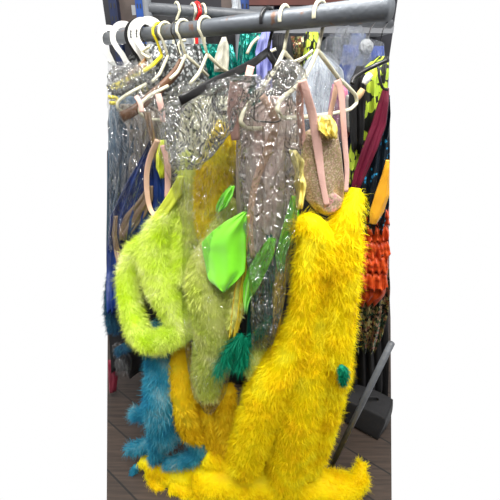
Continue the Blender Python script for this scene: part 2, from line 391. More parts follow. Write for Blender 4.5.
# rear rail
R2a = P(147.5, 8.5, 1.37); R2b = P(390, 30.5, 1.84); R2b[2] = R2a[2]
d2 = (R2b-R2a)/np.linalg.norm(R2b-R2a)
r2 = empty('clothes_rail', (R2a[0], R2a[1], 0), 'thinner grey clothes rail running behind, its upright end at the upper left', 'clothes rail')
MB().sweep([R2a, R2b], .0165, n=20, sm=False).build('rail_tube', M['rail'], r2)
MB().sweep([(R2a[0], R2a[1], 0), (R2a[0], R2a[1], R2a[2]+.03)], .0135, sm=False, n=16).build('upright', M['rail'], r2)
q = railpt(238, R2a, d2)
MB().sweep([(q[0], q[1], 0), (q[0], q[1], q[2]-.012)], .010, sm=False, n=14).build('upright', M['rail'], r2)

# ------------------------------------------------------------------ hangers
def unit(x, y):
    l = math.hypot(x, y); return np.array([x/l, y/l, 0])
def hook_pts(Q, u, R, side=1, drop=.03, tipang=-15):
    pts = []
    for a in range(tipang, 196, 15):
        an = math.radians(a); pts.append(Q - side*u*math.cos(an)*R + np.array([0, 0, math.sin(an)*R]))
    e = Q+np.array([0, 0, -R-drop])
    pts.append(Q + side*u*R*.55 + np.array([0, 0, -R*.9])); pts.append(e)
    return pts
def hanger(name, px, u, frame, mat, label, group=None, side=1, wire=.0034, tube=.0040, cat='clothes hanger', drop=.03, A=Ra, D=rd_, rr=RR, off=0, hookmat=None, rb=None, hr=None):
    Q = railpt(px, A, D); u = unit(*u)
    R = (hr or rr+wire+.0012)
    root = empty(name, tuple(Q-np.array([0,0,R+drop])), label, cat, group)
    hp = hook_pts(Q, u, R, side, drop)
    Qr = Q; 
    MB().sweep(hp, wire, n=10, step=3).build('hook', hookmat or mat, root)
    mb = MB(); apex = hp[-1]
    for pl in frame:
        pts = [apex if p == 'A' else PP(p[0], p[1], Q, u, off) for p in pl]
        mb.sweep(rounded(pts), tube, rb, n=10, sm=False, ref=(0,0,1))
    mb.build('hanger_frame', mat, root)
    return root
gH = 'hangers on the front rail'
uS = (.66, .75)
hanger('plastic_hanger', 320, (.61,.79), [['A',(311,66),(304,78),(300,87),(298,82)], ['A',(334,72),(340,80)], [(304,80),(290,92),(279,101),(277,110),(282,118),(294,118),(325,115),(350,110),(357,103),(356,95),(345,84),(338,78)]],
       M['cream'], 'cream plastic hanger rightmost on the front rail, holding the bright yellow feather costume', gH)
hanger('plastic_hanger', 285, (.52,.85), [['A',(275,70),(265,84),(262,88)], ['A',(296,66),(305,78)], [(263,88),(252,100),(243,112),(240,122),(247,129),(270,128),(296,124)]],
       M['cream'], 'cream plastic hanger second from right, its arms showing through crinkled clear film', gH)
hanger('plastic_hanger', 268, uS, [['A',(252,64),(232,74),(214,82),(196,92),(180,101)], ['A',(281,72)]],
       M['blackp'], 'black plastic hanger with long flat arm pointing down left over the bagged lime costume', gH, tube=.008, rb=.003)
hanger('plastic_hanger', 206, uS, [['A',(200,72),(190,84)], ['A',(220,67),(232,74)]],
       M['cream'], 'cream plastic hanger just right of the brown wooden one, in front of an ivory cloth', gH, side=-1)
hanger('plastic_hanger', 184, uS, [['A',(178,72),(170,79)], ['A',(200,68),(208,76)], [(168,86),(150,95),(141,103),(139,112),(146,119),(160,120)]],
       M['cream'], 'cream plastic hanger whose rounded end holds the pink straps of the lime feather costume', gH, side=-1)
hanger('plastic_hanger', 166, uS, [['A',(160,74),(152,82)], [(146,84),(128,94),(118,101),(117,108),(124,113)]],
       M['cream'], 'slim cream plastic hanger right beside the yellow hanger', gH, side=-1)
hanger('plastic_hanger', 160, uS, [['A',(152,66),(135,76),(118,84),(108,88)], [(109,89),(118,88),(125,84)], [(109,97),(117,98),(117,103),(110,103)]],
       M['yellowp'], 'bright yellow plastic hanger with small strap loops at its near end', gH, side=-1, tube=.005)
# small flat pieces: wooden hangers with clips
def slab(name, px, pl, mat, label, half=.010, th=.005, hook=True):
    Q = railpt(px); u = unit(*uS); root = empty(name, tuple(Q-np.array([0,0,.06])), label, 'clothes hanger', gH)
    MB().sweep([PP(p[0], p[1], Q, u) for p in pl], half, th, n=12, step=5, ref=(0,0,1)).build('shoulder', mat, root)
    if hook: MB().sweep(hook_pts(Q, u, RR+.004, -1, .03), .0016, n=8, step=3).build('hook', M['wire'], root)
    return root
slab('wooden_hanger', 178, [(182,62),(176,72),(165,84),(150,97),(135,110),(122,117)], M['dwood'], 'dark brown wooden hanger with film wrapped over its near end', .012, .006)
slab('wooden_hanger', 147, [(150,58),(144,66),(134,74),(124,83)], M['wood'], 'amber brown wooden hanger behind the yellow one', .013, .006)
# flat white size-ring hangers at the left
def flat_hanger(px, u, R, arm, mat, label, text=False, gap=210):
    Q = railpt(px); u = unit(*u); root = empty('flat_hook_hanger', tuple(Q-np.array([0,0,R+.04])), label, 'clothes hanger', gH)
    n = np.array([-u[1], u[0], 0])
    pts = [Q+u*math.cos(math.radians(a))*R*1.0+np.array([0,0,math.sin(math.radians(a))*R*1.05-.004]) for a in range(-20, gap, 10)]
    e = pts[-1]; pts += [e+u*R*.25+np.array([0,0,-R*.45]), e+u*R*.55+np.array([0,0,-R*.9]), Q+np.array([0,0,-R-.045])]
    # flat band: wide radially, thin along the rail
    A = catmull(pts, 3); mb = MB(); vs = []; fs = []
    t = np.gradient(A, axis=0); t /= np.linalg.norm(t, axis=1)[:, None]
    for i in range(len(A)):
        b = np.cross(t[i], n); w = .0078
        for x, y in ((-w,-.0022), (w,-.0022), (w*1.0,.0022), (-w,.0022)): vs.append(A[i]+b*x+n*y)
    m = len(A)
    for i in range(m-1):
        for k in range(4): fs.append((i*4+k, i*4+(k+1)%4, (i+1)*4+(k+1)%4, (i+1)*4+k))
    fs += [(3,2,1,0), ((m-1)*4, (m-1)*4+1, (m-1)*4+2, (m-1)*4+3)]
    mb.add(vs, fs).build('hook', mat, root, smooth=False)
    if text:
        mk = MB(); s = A[int(m*.80)]; 
        for k in range(9):
            j = int(m*.70)+k*1
            if j+1 < m:
                b = np.cross(t[j], n)
                mk.box((A[j]+A[j+1])/2 - n*.0026, (.0042 if k % 3 else .0024, .0006, .0016), (b, n, t[j]))
        mk.build('print_mark', M['print'], root, smooth=False)
    if arm: MB().sweep([PP(p[0], p[1], Q, u) for p in arm], .0042, n=10, step=5).build('hanger_frame', mat, root)
    return root
flat_hanger(110, (.95,.31), .030, [(108,60),(112,64),(120,68)], M['white'], 'white hanger with wide flat hook at the very left end of the rail')
flat_hanger(125, (.97,.25), .034, [(130,62),(122,68),(110,76)], M['white'], 'white hanger with round flat hook, left of the black flat hook')
flat_hanger(140, (.97,.25), .034, None, M['blackp'], 'black hanger with flat hook tucked between white flat hooks')
flat_hanger(144, (.97,.25), .035, [(143,66),(130,73),(112,82)], M['white'], 'white hanger with flat printed hook, left one of the touching pair', True)
flat_hanger(150, (.97,.25), .035, [(150,66),(140,72),(116,84)], M['white'], 'white hanger with flat printed hook, right one of the touching pair', True)

# ------------------------------------------------------------------ hero: yellow feather costume
Yc = .70
k = empty('feather_costume', tuple(P(325, 210, Yc)), 'bright yellow feather costume with pink straps and nude sequin back, unbagged in front', 'costume')
fur('feather_body', [
    [(296,232,.70,6),(304,222,.695,10),(313,226,.69,14),(322,240,.69,16),(326,262,.70,18)],
    [(356,188,.71,6),(353,202,.705,12),(346,222,.70,17),(343,250,.70,20),(339,300,.71,20),(334,340,.72,21),(335,372,.73,17),(326,420,.745,13),(316,458,.76,11)],
    [(310,236,.69,12),(309,262,.69,16),(305,300,.69,15),(298,330,.695,16),(283,362,.70,21),(266,394,.715,24),(254,430,.73,22),(244,465,.745,20)],
    [(332,236,.71,14),(326,270,.72,20),(320,310,.725,18),(312,350,.725,22),(300,400,.735,27),(292,440,.745,27),(286,480,.75,22)],
    [(196,484,.765,14),(225,480,.76,19),(262,482,.755,20),(300,484,.755,20),(335,488,.755,18),(354,486,.76,12),(360,474,.78,8),(362,462,.80,4)],
    [(326,385,.75,16),(310,430,.77,18),(304,470,.77,17)],
], 26000, .026, M['yfur'], k, per=8, wid=.0008, spread=.5)
drape('sequin_back', [(128,312,334),(134,302,338),(150,302,341),(178,302,344),(200,306,344),(214,318,338)], Yc+.002, M['nudeseq'], k, depth=.012, folds=1.2, amp=.004, seed=3)
drape('pink_trim', [(190,326,331),(199,320,343),(207,319,341),(213,325,334)], Yc-.010, M['pinkseq'], k, depth=.003, folds=1, amp=.001, nu=12, nv=12)
strap('strap', [(303,80,.655),(307,95,.66),(313,118,.672),(318,150,.682),(322,180,.684),(327,206,.684)], [.0055,.0065,.0075,.0078,.006,.0055], M['pink'], k)
strap('strap', [(302,82,.66),(300,92,.668),(300,110,.68),(302,135,.695),(304,160,.712)], [.006]*5, M['pink'], k)
strap('strap', [(337,80,.69),(341,92,.69),(343,115,.69),(345,145,.692),(347,170,.692),(346,192,.69)], [.006,.0055,.005,.005,.0045,.004], M['pink'], k)
strap('strap', [(337,82,.71),(334,98,.715),(330,115,.72),(328,128,.72)], [.0045]*4, M['peach'], k)
drape('ruffle', [(115,320,330),(121,316,335),(130,317,337),(138,326,336)], .682, M['paleyellow'], k, depth=.008, folds=3, amp=.006, crumple=.008, cs_=60, nu=26, nv=22, seed=4, hem=2)
o = fur('green_tuft', [[(341,366,.665,3),(344,374,.665,4),(343,384,.665,2)]], 200, .014, M['gfur'], k, per=6, wid=.0012, seed=9); 
drape('ribbon', [(150,289,296),(160,291,304),(172,295,303),(184,294,306),(196,297,304),(208,296,302)], .698, M['paleyellow'], k, depth=.006, folds=1.6, amp=.006, crumple=.008, cs_=50, nu=20, nv=36, seed=8)

# ------------------------------------------------------------------ bagged pink and green costume (second)
k = empty('bagged_costume', tuple(P(268, 130, .73)), 'dusty pink and green costume seen through clear film, left of the bright yellow one', 'costume')
drape('bodice', [(96,272,284),(104,256,298),(116,237,298),(150,236,300),(200,236,298),(240,240,292),(262,246,286)], .745, M['mauve'], k, depth=.014, folds=5, amp=.008, seed=5)
strap('strap', [(251,66,.71),(246,85,.70),(240,105,.71),(236,125,.72)], [.0065]*4, M['pink'], k)
strap('strap', [(262,96,.68),(270,108,.685),(275,125,.70),(268,150,.715),(258,175,.72),(252,200,.718),(250,230,.716),(253,258,.716)], [.006,.007,.008,.0075,.0075,.0065,.0065,.005], M['peach'], k)
strap('strap', [(236,82,.67),(234,100,.675),(233,118,.685),(236,140,.69)], [.010,.011,.010,.008], M['pink'], k)
def leaf(name, rows, Y, mat, parent, seed, folds=2, amp=.007, depth=.005, lean=0): return drape(name, rows, Y, mat, parent, depth=depth, folds=folds, amp=amp, seed=seed, nu=24, nv=28)
leaf('satin_leaf', [(212,243,247,0),(222,226,247,0),(232,212,246,0),(244,201,246,0),(258,203,246,0),(272,206,245,0),(281,208,237,0),(287,214,230,0),(291,222,227,0)], .675, M['lime'], k, 11, 1.1, .006)
leaf('satin_leaf', [(186,230,235),(195,221,233),(205,216,228),(211,216,220)], .70, M['lime'], k, 12)
leaf('satin_leaf', [(238,268,276),(252,258,275),(268,248,268),(285,243,259),(300,243,250),(312,244,247)], .70, M['lime'], k, 13)
leaf('satin_leaf', [(196,291,299),(215,286,299),(235,280,292),(255,275,286),(272,278,284)], .715, M['lime'], k, 14)
leaf('satin_streamer', [(240,284,292),(260,277,289),(290,272,284),(320,272,281),(340,273,279)], .73, M['yellowsat'], k, 15)
leaf('satin_streamer', [(215,247,250),(240,243,248),(262,240,247),(290,233,245),(315,230,243),(338,228,236)], .705, M['yellowsat'], k, 16)
leaf('satin_streamer', [(235,262,276),(260,264,276),(290,266,276),(320,264,272),(345,256,268)], .735, M['tealsat'], k, 17)
leaf('satin_streamer', [(225,252,262),(260,250,266),(300,248,268),(340,246,264),(365,246,258)], .75, M['tealsat'], k, 18)
o = fur('green_feathers', [[(242,334,.70,3),(234,344,.70,6),(226,356,.70,6),(218,370,.70,4)], [(246,338,.70,4),(243,352,.70,6),(240,366,.70,4)]], 520, .042, M['gfur'], k, per=5, wid=.0011, grav=.9, core=.35, seed=21)
fur('green_feathers', [[(272,316,.715,3),(264,326,.71,5),(254,334,.71,4),(248,342,.71,3)]], 200, .032, M['gfur'], k, per=5, wid=.0010, grav=.6, core=.4, seed=22)
fur('feather_trim', [[(240,270,.71,3),(238,290,.71,6),(236,310,.71,7),(232,326,.71,5)], [(262,330,.73,6),(256,355,.73,9),(250,372,.735,8)]], 900, .016, M['lfur2'], k, per=6, wid=.0011, seed=23)
bag = drape('garment_bag', [(60,283,292),(72,268,306),(90,256,306),(112,240,302),(150,236,302),(200,240,300),(250,246,292),(300,250,284),(345,252,272)], .70, M['filmtop'], None, depth=.045, folds=5, amp=.006, crumple=.010, cs_=20, nu=28, nv=44, seed=31, open_bottom=True, jag=.003)
tag(bag, 'clear crinkled film bag over the dusty pink and green costume', 'plastic bag', 'clear garment bags')
# gunmetal wire loop inside
MB().sweep([P(262,84,.69), P(256,100,.69), P(254,116,.69), P(257,121,.69), P(276,122,.69), P(282,119,.69)], .0013, n=8).build('wire_loop', M['wire']);
tag(bpy.data.objects['wire_loop'], 'thin dark wire hanger end with a pink strap over it', 'clothes hanger')

# ------------------------------------------------------------------ bagged lime costume with golden top (third)
k = empty('bagged_costume', tuple(P(208, 150, .76)), 'lime and golden feather costume stuffed inside a long clear film bag', 'costume')
fur('golden_feathers', [[(226,122,.78,8),(222,145,.775,15),(214,175,.765,18),(212,205,.76,18),(212,235,.76,15)]], 3200, .022, M['ofur'], k, per=7, seed=31)
fur('lime_feathers', [[(188,150,.78,7),(190,175,.775,13),(192,210,.765,16),(194,240,.76,14)],
     [(232,200,.75,8),(222,225,.745,12),(212,255,.74,20),(206,285,.735,24),(212,312,.735,23),(212,345,.745,20),(208,372,.755,18),(208,395,.765,12)],
     [(236,240,.74,6),(234,280,.74,10),(226,320,.74,13),(222,350,.75,12)]], 6500, .020, M['lfur2'], k, per=7, seed=32)
bag = drape('garment_bag', [(82,182,246),(92,168,246),(104,162,242),(125,158,238),(150,158,234),(185,172,238),(220,182,240),(255,182,240),(290,182,238),(330,184,236),(365,188,232),(392,194,226),(410,204,214)], .735, M['film'], None, depth=.055, folds=4, amp=.004, crumple=.008, cs_=20, nu=28, nv=56, seed=41, jag=.002)
tag(bag, 'clear film bag around the lime and golden feather costume, knotted narrow at bottom', 'plastic bag', 'clear garment bags')
bag = drape('garment_bag', [(76,236,262),(86,200,264),(98,170,258),(112,160,240),(130,162,232),(150,168,218),(168,172,200)], .66, M['filmtop'], None, depth=.022, folds=3, amp=.004, crumple=.012, cs_=20, nu=30, nv=26, seed=43, jag=.0035)
tag(bag, 'crumpled bunch of clear film draped over the black hanger arm', 'plastic bag', 'clear garment bags')
MB().sweep([P(226,87,.70), P(219,90,.70), P(214,98,.70), P(214,106,.70), P(219,112,.70), P(228,113,.70)], .0042, n=10).build('hanger_hook', M['blackp'])
tag(bpy.data.objects['hanger_hook'], 'black curved plastic hanger end seen through film beside a pink strap', 'clothes hanger')

drape('mesh_yoke', [(96,192,236),(112,182,238),(135,176,236),(160,178,232),(176,190,214)], .79, M['yoke'], k, depth=.012, folds=4, amp=.008, seed=44)
# ------------------------------------------------------------------ lime feather costume (fourth)
k = empty('feather_costume', tuple(P(165, 230, .75)), 'lime green feather costume with pink straps and a looped feather tail at left', 'costume')
fur('feather_body', [
    [(178,200,.75,4),(170,214,.745,11),(160,232,.74,17),(158,256,.74,22),(164,280,.745,21),(172,302,.75,17),(182,322,.75,12),(186,334,.75,8)],
    [(184,215,.75,8),(186,245,.75,12),(184,280,.75,14)],
    [(150,240,.735,8),(134,256,.73,11),(128,278,.73,10),(130,303,.73,10),(137,328,.73,11),(146,342,.73,10),(162,341,.73,10),(178,332,.735,10),(188,326,.74,7)],
], 14000, .026, M['lfur'], k, per=8, wid=.0008, spread=.5, seed=51)
leaf('satin_edge', [(176,178,184),(195,167,182),(212,156,170),(228,146,158),(242,136,146)], .722, M['limefab'], k, 52, 1, .002)
strap('strap', [(158,140,.72),(151,155,.725),(147,172,.73),(147,192,.735),(150,208,.738),(156,218,.735)], [.006,.0065,.0065,.0065,.006,.005], M['peach'], k)
strap('strap', [(163,145,.73),(167,160,.735),(168,180,.74),(167,198,.74)], [.0075,.0075,.0075,.006], M['pink'], k)
strap('strap', [(158,94,.68),(160,102,.68),(162,112,.685),(163,122,.69)], [.006,.0065,.0065,.005], M['pink'], k)
strap('strap', [(136,96,.69),(140,103,.69),(142,112,.69)], [.005]*3, M['pink'], k)
leaf('satin_scrap', [(140,160,166),(155,156,168),(168,156,166),(178,160,164)], .75, M['limefab'], k, 55)

# ------------------------------------------------------------------ blue and yellow boas at the bottom
k = fur('feather_boa', [
    [(150,322,.80,6),(158,340,.80,13),(162,370,.80,17),(160,400,.80,17),(163,425,.81,15),(168,442,.81,8)],
    [(160,420,.81,9),(158,440,.81,9),(154,460,.815,4)],
    [(172,428,.81,7),(188,434,.81,7),(199,444,.81,8),(197,454,.805,7),(182,460,.80,6),(166,462,.80,5)],
    [(154,440,.84,6),(142,446,.85,6),(128,450,.86,4)], [(148,412,.84,5),(140,415,.85,6),(132,412,.85,3)]], 6500, .030, M['bfur'], None, per=7, wid=.0010, spread=.5, seed=61)
tag(k, 'dusty blue feather boa hanging below the lime costume, looped near the floor', 'feather boa')
k = fur('feather_boa', [
    [(182,345,.79,9),(181,370,.79,13),(184,400,.79,14),(190,425,.80,13),(200,438,.81,9)],
    [(228,388,.78,8),(226,410,.79,12),(228,436,.80,14),(232,455,.80,10)],
    [(204,405,.80,9),(212,425,.81,12),(216,452,.82,12)],
    [(170,346,.81,6),(174,370,.81,9),(178,395,.81,10)]], 4500, .022, M['yfur2'], None, per=7, wid=.0011, seed=62)
tag(k, 'golden yellow feather boa hanging behind and below the bagged lime costume', 'feather boa')
k = fur('feather_boa', [
    [(140,459,.84,4),(150,463,.835,7),(168,470,.82,11),(188,476,.81,14),(210,470,.80,14),(232,462,.80,12)],
    [(150,468,.84,5),(160,486,.80,8),(172,496,.785,6)], [(172,482,.80,11),(190,488,.785,12),(215,490,.775,12)], [(206,452,.80,12),(226,462,.79,14),(244,470,.78,14)]], 6500, .024, M['yfur'], None, per=7, wid=.0011, seed=63)
tag(k, 'yellow feather boa trailing along the floorboards to the lower left', 'feather boa')
k = fur('feather_tuft', [[(136,466,.84,3),(133,472,.84,4),(131,478,.84,2)]], 110, .012, M['bfur'], None, per=6, seed=64)
tag(k, 'small loose blue feather tuft on the floor at the lower left', 'feather')

# ------------------------------------------------------------------ left side garments
k = empty('satin_costume', tuple(P(135, 160, .80)), 'navy blue satin costume with bronze edging under film at the left', 'costume')
drape('bodice', [(140,150,158),(160,140,160),(185,126,166),(215,112,168),(250,108,160),(285,108,140),(310,110,134)], .785, M['navy'], k, depth=.02, folds=5, amp=.014, seed=71)
drape('bronze_band', [(186,147,153),(200,138,153),(215,125,146),(230,119,134),(240,120,126)], .755, M['bronze'], k, depth=.004, folds=2, amp=.004, seed=72, nu=16)
drape('bronze_band', [(216,114,118),(235,112,117),(255,115,121),(275,120,127)], .75, M['bronze'], k, depth=.004, folds=2, amp=.003, seed=73, nu=12)
drape('bronze_band', [(112,143,150),(130,147,154),(150,152,158),(165,154,158)], .77, M['bronze'], k, depth=.004, folds=2, amp=.003, seed=74, nu=12)
fur('blue_feathers', [[(112,270,.84,4),(114,300,.84,10),(116,330,.85,8)], [(120,345,.86,6),(124,352,.86,7)]], 1300, .022, M['nfur'], k, per=6, seed=75)
o = drape('slate_costume', [(96,112,146),(120,108,152),(160,108,136),(200,108,122),(240,108,122),(262,108,114)], .86, M['slate'], None, depth=.02, folds=6, amp=.014, seed=76)
tag(o, 'long blue grey costume in film at the far left edge', 'costume')
o = drape('taupe_costume', [(104,120,146),(112,114,164),(130,128,162),(165,128,154),(192,130,140)], .845, M['taupe'], None, depth=.012, folds=6, amp=.010, seed=77)
tag(o, 'taupe costume in film behind the wooden hanger end', 'costume')
b1 = drape('garment_bag', [(62,108,150),(80,108,160),(110,108,160),(150,109,158),(200,109,146),(250,109,134)], .76, M['filmgrey'], None, depth=.03, folds=5, amp=.005, crumple=.008, cs_=20, nu=24, nv=40, seed=78, open_bottom=True, jag=.002)
tag(b1, 'clear film bag over the blue grey costume at the left edge', 'plastic bag', 'clear garment bags')
b1 = drape('garment_bag', [(66,114,142),(74,108,146),(84,108,136),(92,108,122)], .72, M['filmtop'], None, depth=.014, folds=3, amp=.004, crumple=.008, cs_=20, nu=16, nv=12, seed=79, jag=.003)
tag(b1, 'flattened film bag draped over white hangers at the left end', 'plastic bag', 'clear garment bags')

# ------------------------------------------------------------------ rear rail garments
gR = 'costumes on the rear rail'
def rear(name, rows, Y, mat, label, **kw):
    o = drape(name, rows, Y, mat, None, **{**dict(depth=.03, folds=4, amp=.015, seed=len(label)), **kw}); return tag(o, label, 'costume', gR)
rear('black_costume', [(9,150,240),(30,150,242),(60,150,250),(110,150,250)], 1.62, M['black'], 'black costume bundle hanging behind the rear rail at left', folds=7)
rear('silver_costume', [(44,138,200),(60,128,205),(90,112,212),(130,110,240),(180,120,250)], 1.30, M['silverseq'], 'silver and black patterned costume behind the wooden hangers')
rear('sequin_costume', [(44,192,232),(56,186,236),(75,184,240),(110,184,240)], 1.33, M['tealseq'], 'teal sequin costume behind the cream hangers')
rear('ivory_costume', [(37,222,226),(46,218,229),(60,214,229),(72,214,228)], 1.24, M['ivory'], 'small ivory cloth costume standing out against teal sequins', depth=.015, folds=1.5, amp=.006)
rear('sequin_costume', [(33,240,262),(50,238,264),(80,236,266),(120,236,266)], 1.42, M['tealseq'], 'teal sequin costume left of the periwinkle cloth')
rear('periwinkle_costume', [(32,262,270),(40,258,272),(52,255,272),(66,256,272),(90,256,272)], 1.40, M['peri'], 'periwinkle blue cloth costume left of the black hanging ones', folds=2)
rear('white_costume', [(30,150,200),(60,150,215),(90,150,225)], 1.50, M['palewhite'], 'white costume glimpsed just under the front rail')
rear('black_costume', [(34,274,290),(45,272,293),(75,272,294),(120,270,300)], 1.48, M['black'], 'narrow black costume right of the periwinkle cloth', folds=2)
rear('printed_costume', [(36,288,304),(60,286,305),(100,284,306)], 1.56, M['goldseq'], 'colourful sequinned costume glimpsed between two black ones', folds=2)
rear('leopard_costume', [(32,306,318),(50,304,320),(70,300,320),(110,296,330)], 1.52, M['leopard'], 'black and yellow costume behind the right cream hanger', folds=2)
rear('royal_costume', [(45,344,360),(60,341,358),(80,337,354),(110,326,350)], 1.64, M['royal'], 'royal blue costume in a hazy bag, left of the tied film knot', folds=3)
rear('royal_costume', [(46,374,384),(60,368,384),(80,362,384),(120,352,380)], 1.64, M['royal'], 'royal blue costume right of the tied film knot', folds=3)
rear('magenta_costume', [(84,332,346),(105,328,348),(130,326,350),(140,328,346)], 1.20, M['magenta'], 'dusty magenta costume behind the right end of the cream hanger', folds=3)
rear('grey_net_costume', [(95,346,358),(110,344,360),(125,345,361),(132,348,358)], 1.16, M['greyc'], 'grey net costume bunch beside the magenta one', folds=3, amp=.008)
rear('navy_costume', [(110,346,372),(130,344,368),(150,342,364),(165,344,360)], 1.22, M['navy'], 'navy costume right behind the pink strap', folds=3)
rear('pale_costume', [(52,316,322),(58,308,330),(70,301,342),(90,290,345),(130,290,345),(180,288,345)], 1.45, M['palewhite'], 'pale white costume in a hazy bag behind the cream hanger', folds=3)
def rbag(rows, Y, label, mat='filmhazy', **kw):
    o = drape('garment_bag', rows, Y, M[mat], None, **{**dict(depth=.05, folds=4, amp=.008, crumple=.012, cs_=22, nu=60, nv=70, seed=len(label), open_bottom=True), **kw})
    return tag(o, label, 'plastic bag', 'hazy garment bags on the rear rail')
rbag([(34,330,350),(42,322,384),(60,312,386),(90,300,384),(140,296,372)], 1.54, 'hazy bag over the royal blue costumes on the rear rail')
rbag([(52,316,330),(62,304,338),(85,296,340),(120,292,342),(150,292,342)], 1.10, 'hazy pale bag right behind the cream hanger at the right')
# tied knot of film: ball and fan below
kn = empty('tied_film_bag', tuple(P(366,50,1.3)), 'film bag tied into a round knot under a wire hook', 'plastic bag')
bp = P(366,47,1.30)
ms = []; fs = []
def ball(c, r, n=18, m=12, cr=.2, seed=0):
    vs = []; fs = []
    for j in range(m+1):
        for i in range(n):
            th = PI*j/m; ph = 2*PI*i/n; d = Vector((math.sin(th)*math.cos(ph), math.sin(th)*math.sin(ph), math.cos(th)))
            vs.append(np.array(c)+np.array(d)*r*(1+cr*noise.noise(d*3+Vector((seed,0,0)))))
    for j in range(m):
        for i in range(n): fs.append((j*n+i, (j+1)*n+i, (j+1)*n+(i+1)%n, j*n+(i+1)%n))
    return vs, fs
M['knot'] = plastic_film('knotted_film', .85, (.95,.96,.98), ns=40, hazecol=(.72,.75,.78))
MB().add(*ball(bp, .021)).build('knot', M['knot'], kn)
drape('film_skirt', [(50,363,369),(62,354,370),(80,344,370),(100,338,368),(122,336,360)], 1.29, M['filmhazy'], kn, depth=.03, folds=5, amp=.012, crumple=.008, nu=50, nv=50, seed=5, open_bottom=True)
bb = MB().add(*ball(P(349,46,1.34), .052, 28, 18, .35, 4)).build('film_bundle', M['filmhazy']); tag(bb, 'puffed ball of clear film left of the tied knot', 'plastic bag')
# wire hooks on the rear rail
def wirehook(px, pts, label, mat='blackp', wire=.0020, side=1):
    Q = railpt(px, R2a, d2); u = unit(.45, -.89) if side > 0 else unit(-.3, -.95)
    R = .0165+.003
    hp = [Q+u*math.cos(math.radians(a))*R*-1+np.array([0,0,math.sin(math.radians(a))*R]) for a in range(0, 181, 15)]
    hp += [P(x, y, Yy) for x, y, Yy in pts]
    o = MB().sweep(hp, wire, n=8, step=3).build('wire_hanger', M[mat]); return tag(o, label, 'clothes hanger', 'hangers on the rear rail')
wirehook(347, [(345,34,1.50),(341,48,1.46),(337,60,1.44)], 'wire hanger hook on the rear rail, leftmost of three at right')
wirehook(372, [(371,28,1.5),(368,38,1.38),(365,44,1.30)], 'wire hanger hook holding the tied film knot')
wirehook(384, [(383,30,1.6),(381,40,1.60),(380,46,1.6)], 'wire hanger hook nearest the right end of the rear rail')
def rhang(px, label, mat, pts, wire=.0042):
    Q = railpt(px, R2a, d2); u = unit(.5, -.85); R = .0165+wire+.001
    hp = [Q+u*-math.cos(math.radians(a))*R+np.array([0,0,math.sin(math.radians(a))*R]) for a in range(-30, 196, 15)] + [P(*p) for p in pts]
    o = MB().sweep(hp, wire, n=8, step=3).build('plastic_hanger', M[mat]); return tag(o, label, 'clothes hanger', 'hangers on the rear rail')
rhang(177, 'cream hanger hook on the rear rail above the yellow hanger', 'cream', [(176,22,1.40),(174,34,1.40),(173,60,1.40)])
rhang(193, 'cream hanger hook just left of the red one', 'cream', [(194,20,1.44),(195,30,1.44),(195,50,1.44)])
rhang(197, 'red hanger hook on the rear rail', 'redp', [(196,22,1.44),(196,30,1.44),(197,50,1.44)], .0065)
rhang(203, 'cream hanger hook just right of the red one', 'cream', [(203,22,1.46),(204,30,1.46),(205,50,1.46)])
def rarm(pts, mat, label, r_=.004):
    o = MB().sweep([P(*p) for p in pts], r_, n=8, step=4).build('plastic_hanger', M[mat]); return tag(o, label, 'clothes hanger', 'hangers on the rear rail')
rarm([(186,40,1.2),(180,42,1.2),(178,48,1.2),(181,56,1.2)], 'cream', 'short cream hanger hook between two front hangers')
rarm([(247,54,1.1),(252,44,1.1),(259,37,1.1)], 'cream', 'cream hanger arm in front of the teal sequins')
rarm([(264,58,1.15),(270,52,1.15),(276,49,1.15)], 'cream', 'short cream hanger arm below the periwinkle cloth')
rarm([(298,62,1.15),(306,56,1.15),(312,52,1.15)], 'cream', 'cream hanger arm just right of the second cream hanger')
rarm([(293,62,1.05),(304,57,1.05),(313,50,1.05)], 'cream', 'slender cream hanger arm, lower of two by the black costume', .003)
rarm([(150,58,.98),(146,56,.98),(142,52,.98),(150,46,.98)], 'cream', 'cream hanger arm behind the flat printed hooks')

# ------------------------------------------------------------------ right side costumes
gS = 'costumes at the right edge'
def rs(name, rows, Y, mat, label, **kw): 
    o = drape(name, rows, Y, mat, None, **{**dict(depth=.02, folds=3, amp=.012, seed=len(label)), **kw}); return tag(o, label, 'costume', gS)
rs('leopard_costume', [(56,378,389),(66,366,389),(80,358,389),(110,356,389),(140,352,384),(170,348,372),(185,350,362)], 1.02, M['leopard'], 'lime and black printed costume at the right edge')
rs('black_costume', [(66,356,364),(80,351,366),(100,349,366),(125,350,364),(150,352,362)], .99, M['black'], 'slim black costume between the lime print and cream hanger', folds=2)
o = drape('maroon_costume', [(88,383,389),(100,379,389),(125,371,386),(150,361,377),(175,353,366),(192,350,358)], .955, M['maroon'], None, depth=.008, folds=1.5, amp=.004, seed=3); tag(o, 'maroon satin costume sash running diagonally at the right', 'costume', gS)
rs('spotted_costume', [(95,386,389),(120,380,389),(150,366,389),(180,358,389),(205,356,389),(232,362,384)], .985, M['bluespot'], 'black costume with blue sequin spots at the right edge')
ro = empty('ruffled_costume', tuple(P(375,200,1.0)), 'orange ruffled costume with golden band hanging at the right edge', 'costume')
drape('skirt', [(188,372,389),(205,362,389),(235,357,389),(265,354,389),(290,354,386),(303,356,376)], 1.02, M['orange'], ro, depth=.03, folds=3, amp=.010, hem=4, seed=6)
for i, (y, a, b) in enumerate([(216,364,389),(232,360,389),(248,357,389),(264,356,388),(280,355,387)]):
    drape('ruffle', [(y-7,a+1,b-1),(y,a,b),(y+9,a,b)], .985, M['orange'], ro, depth=.012, folds=4+i % 2, amp=.010, hem=3, nu=40, nv=10, seed=60+i)
drape('golden_band', [(160,386,389.5),(175,382,389.5),(195,375,389.5),(212,370,384),(224,370,377)], .925, M['gold'], ro, depth=.005, folds=1, amp=.002, seed=7)
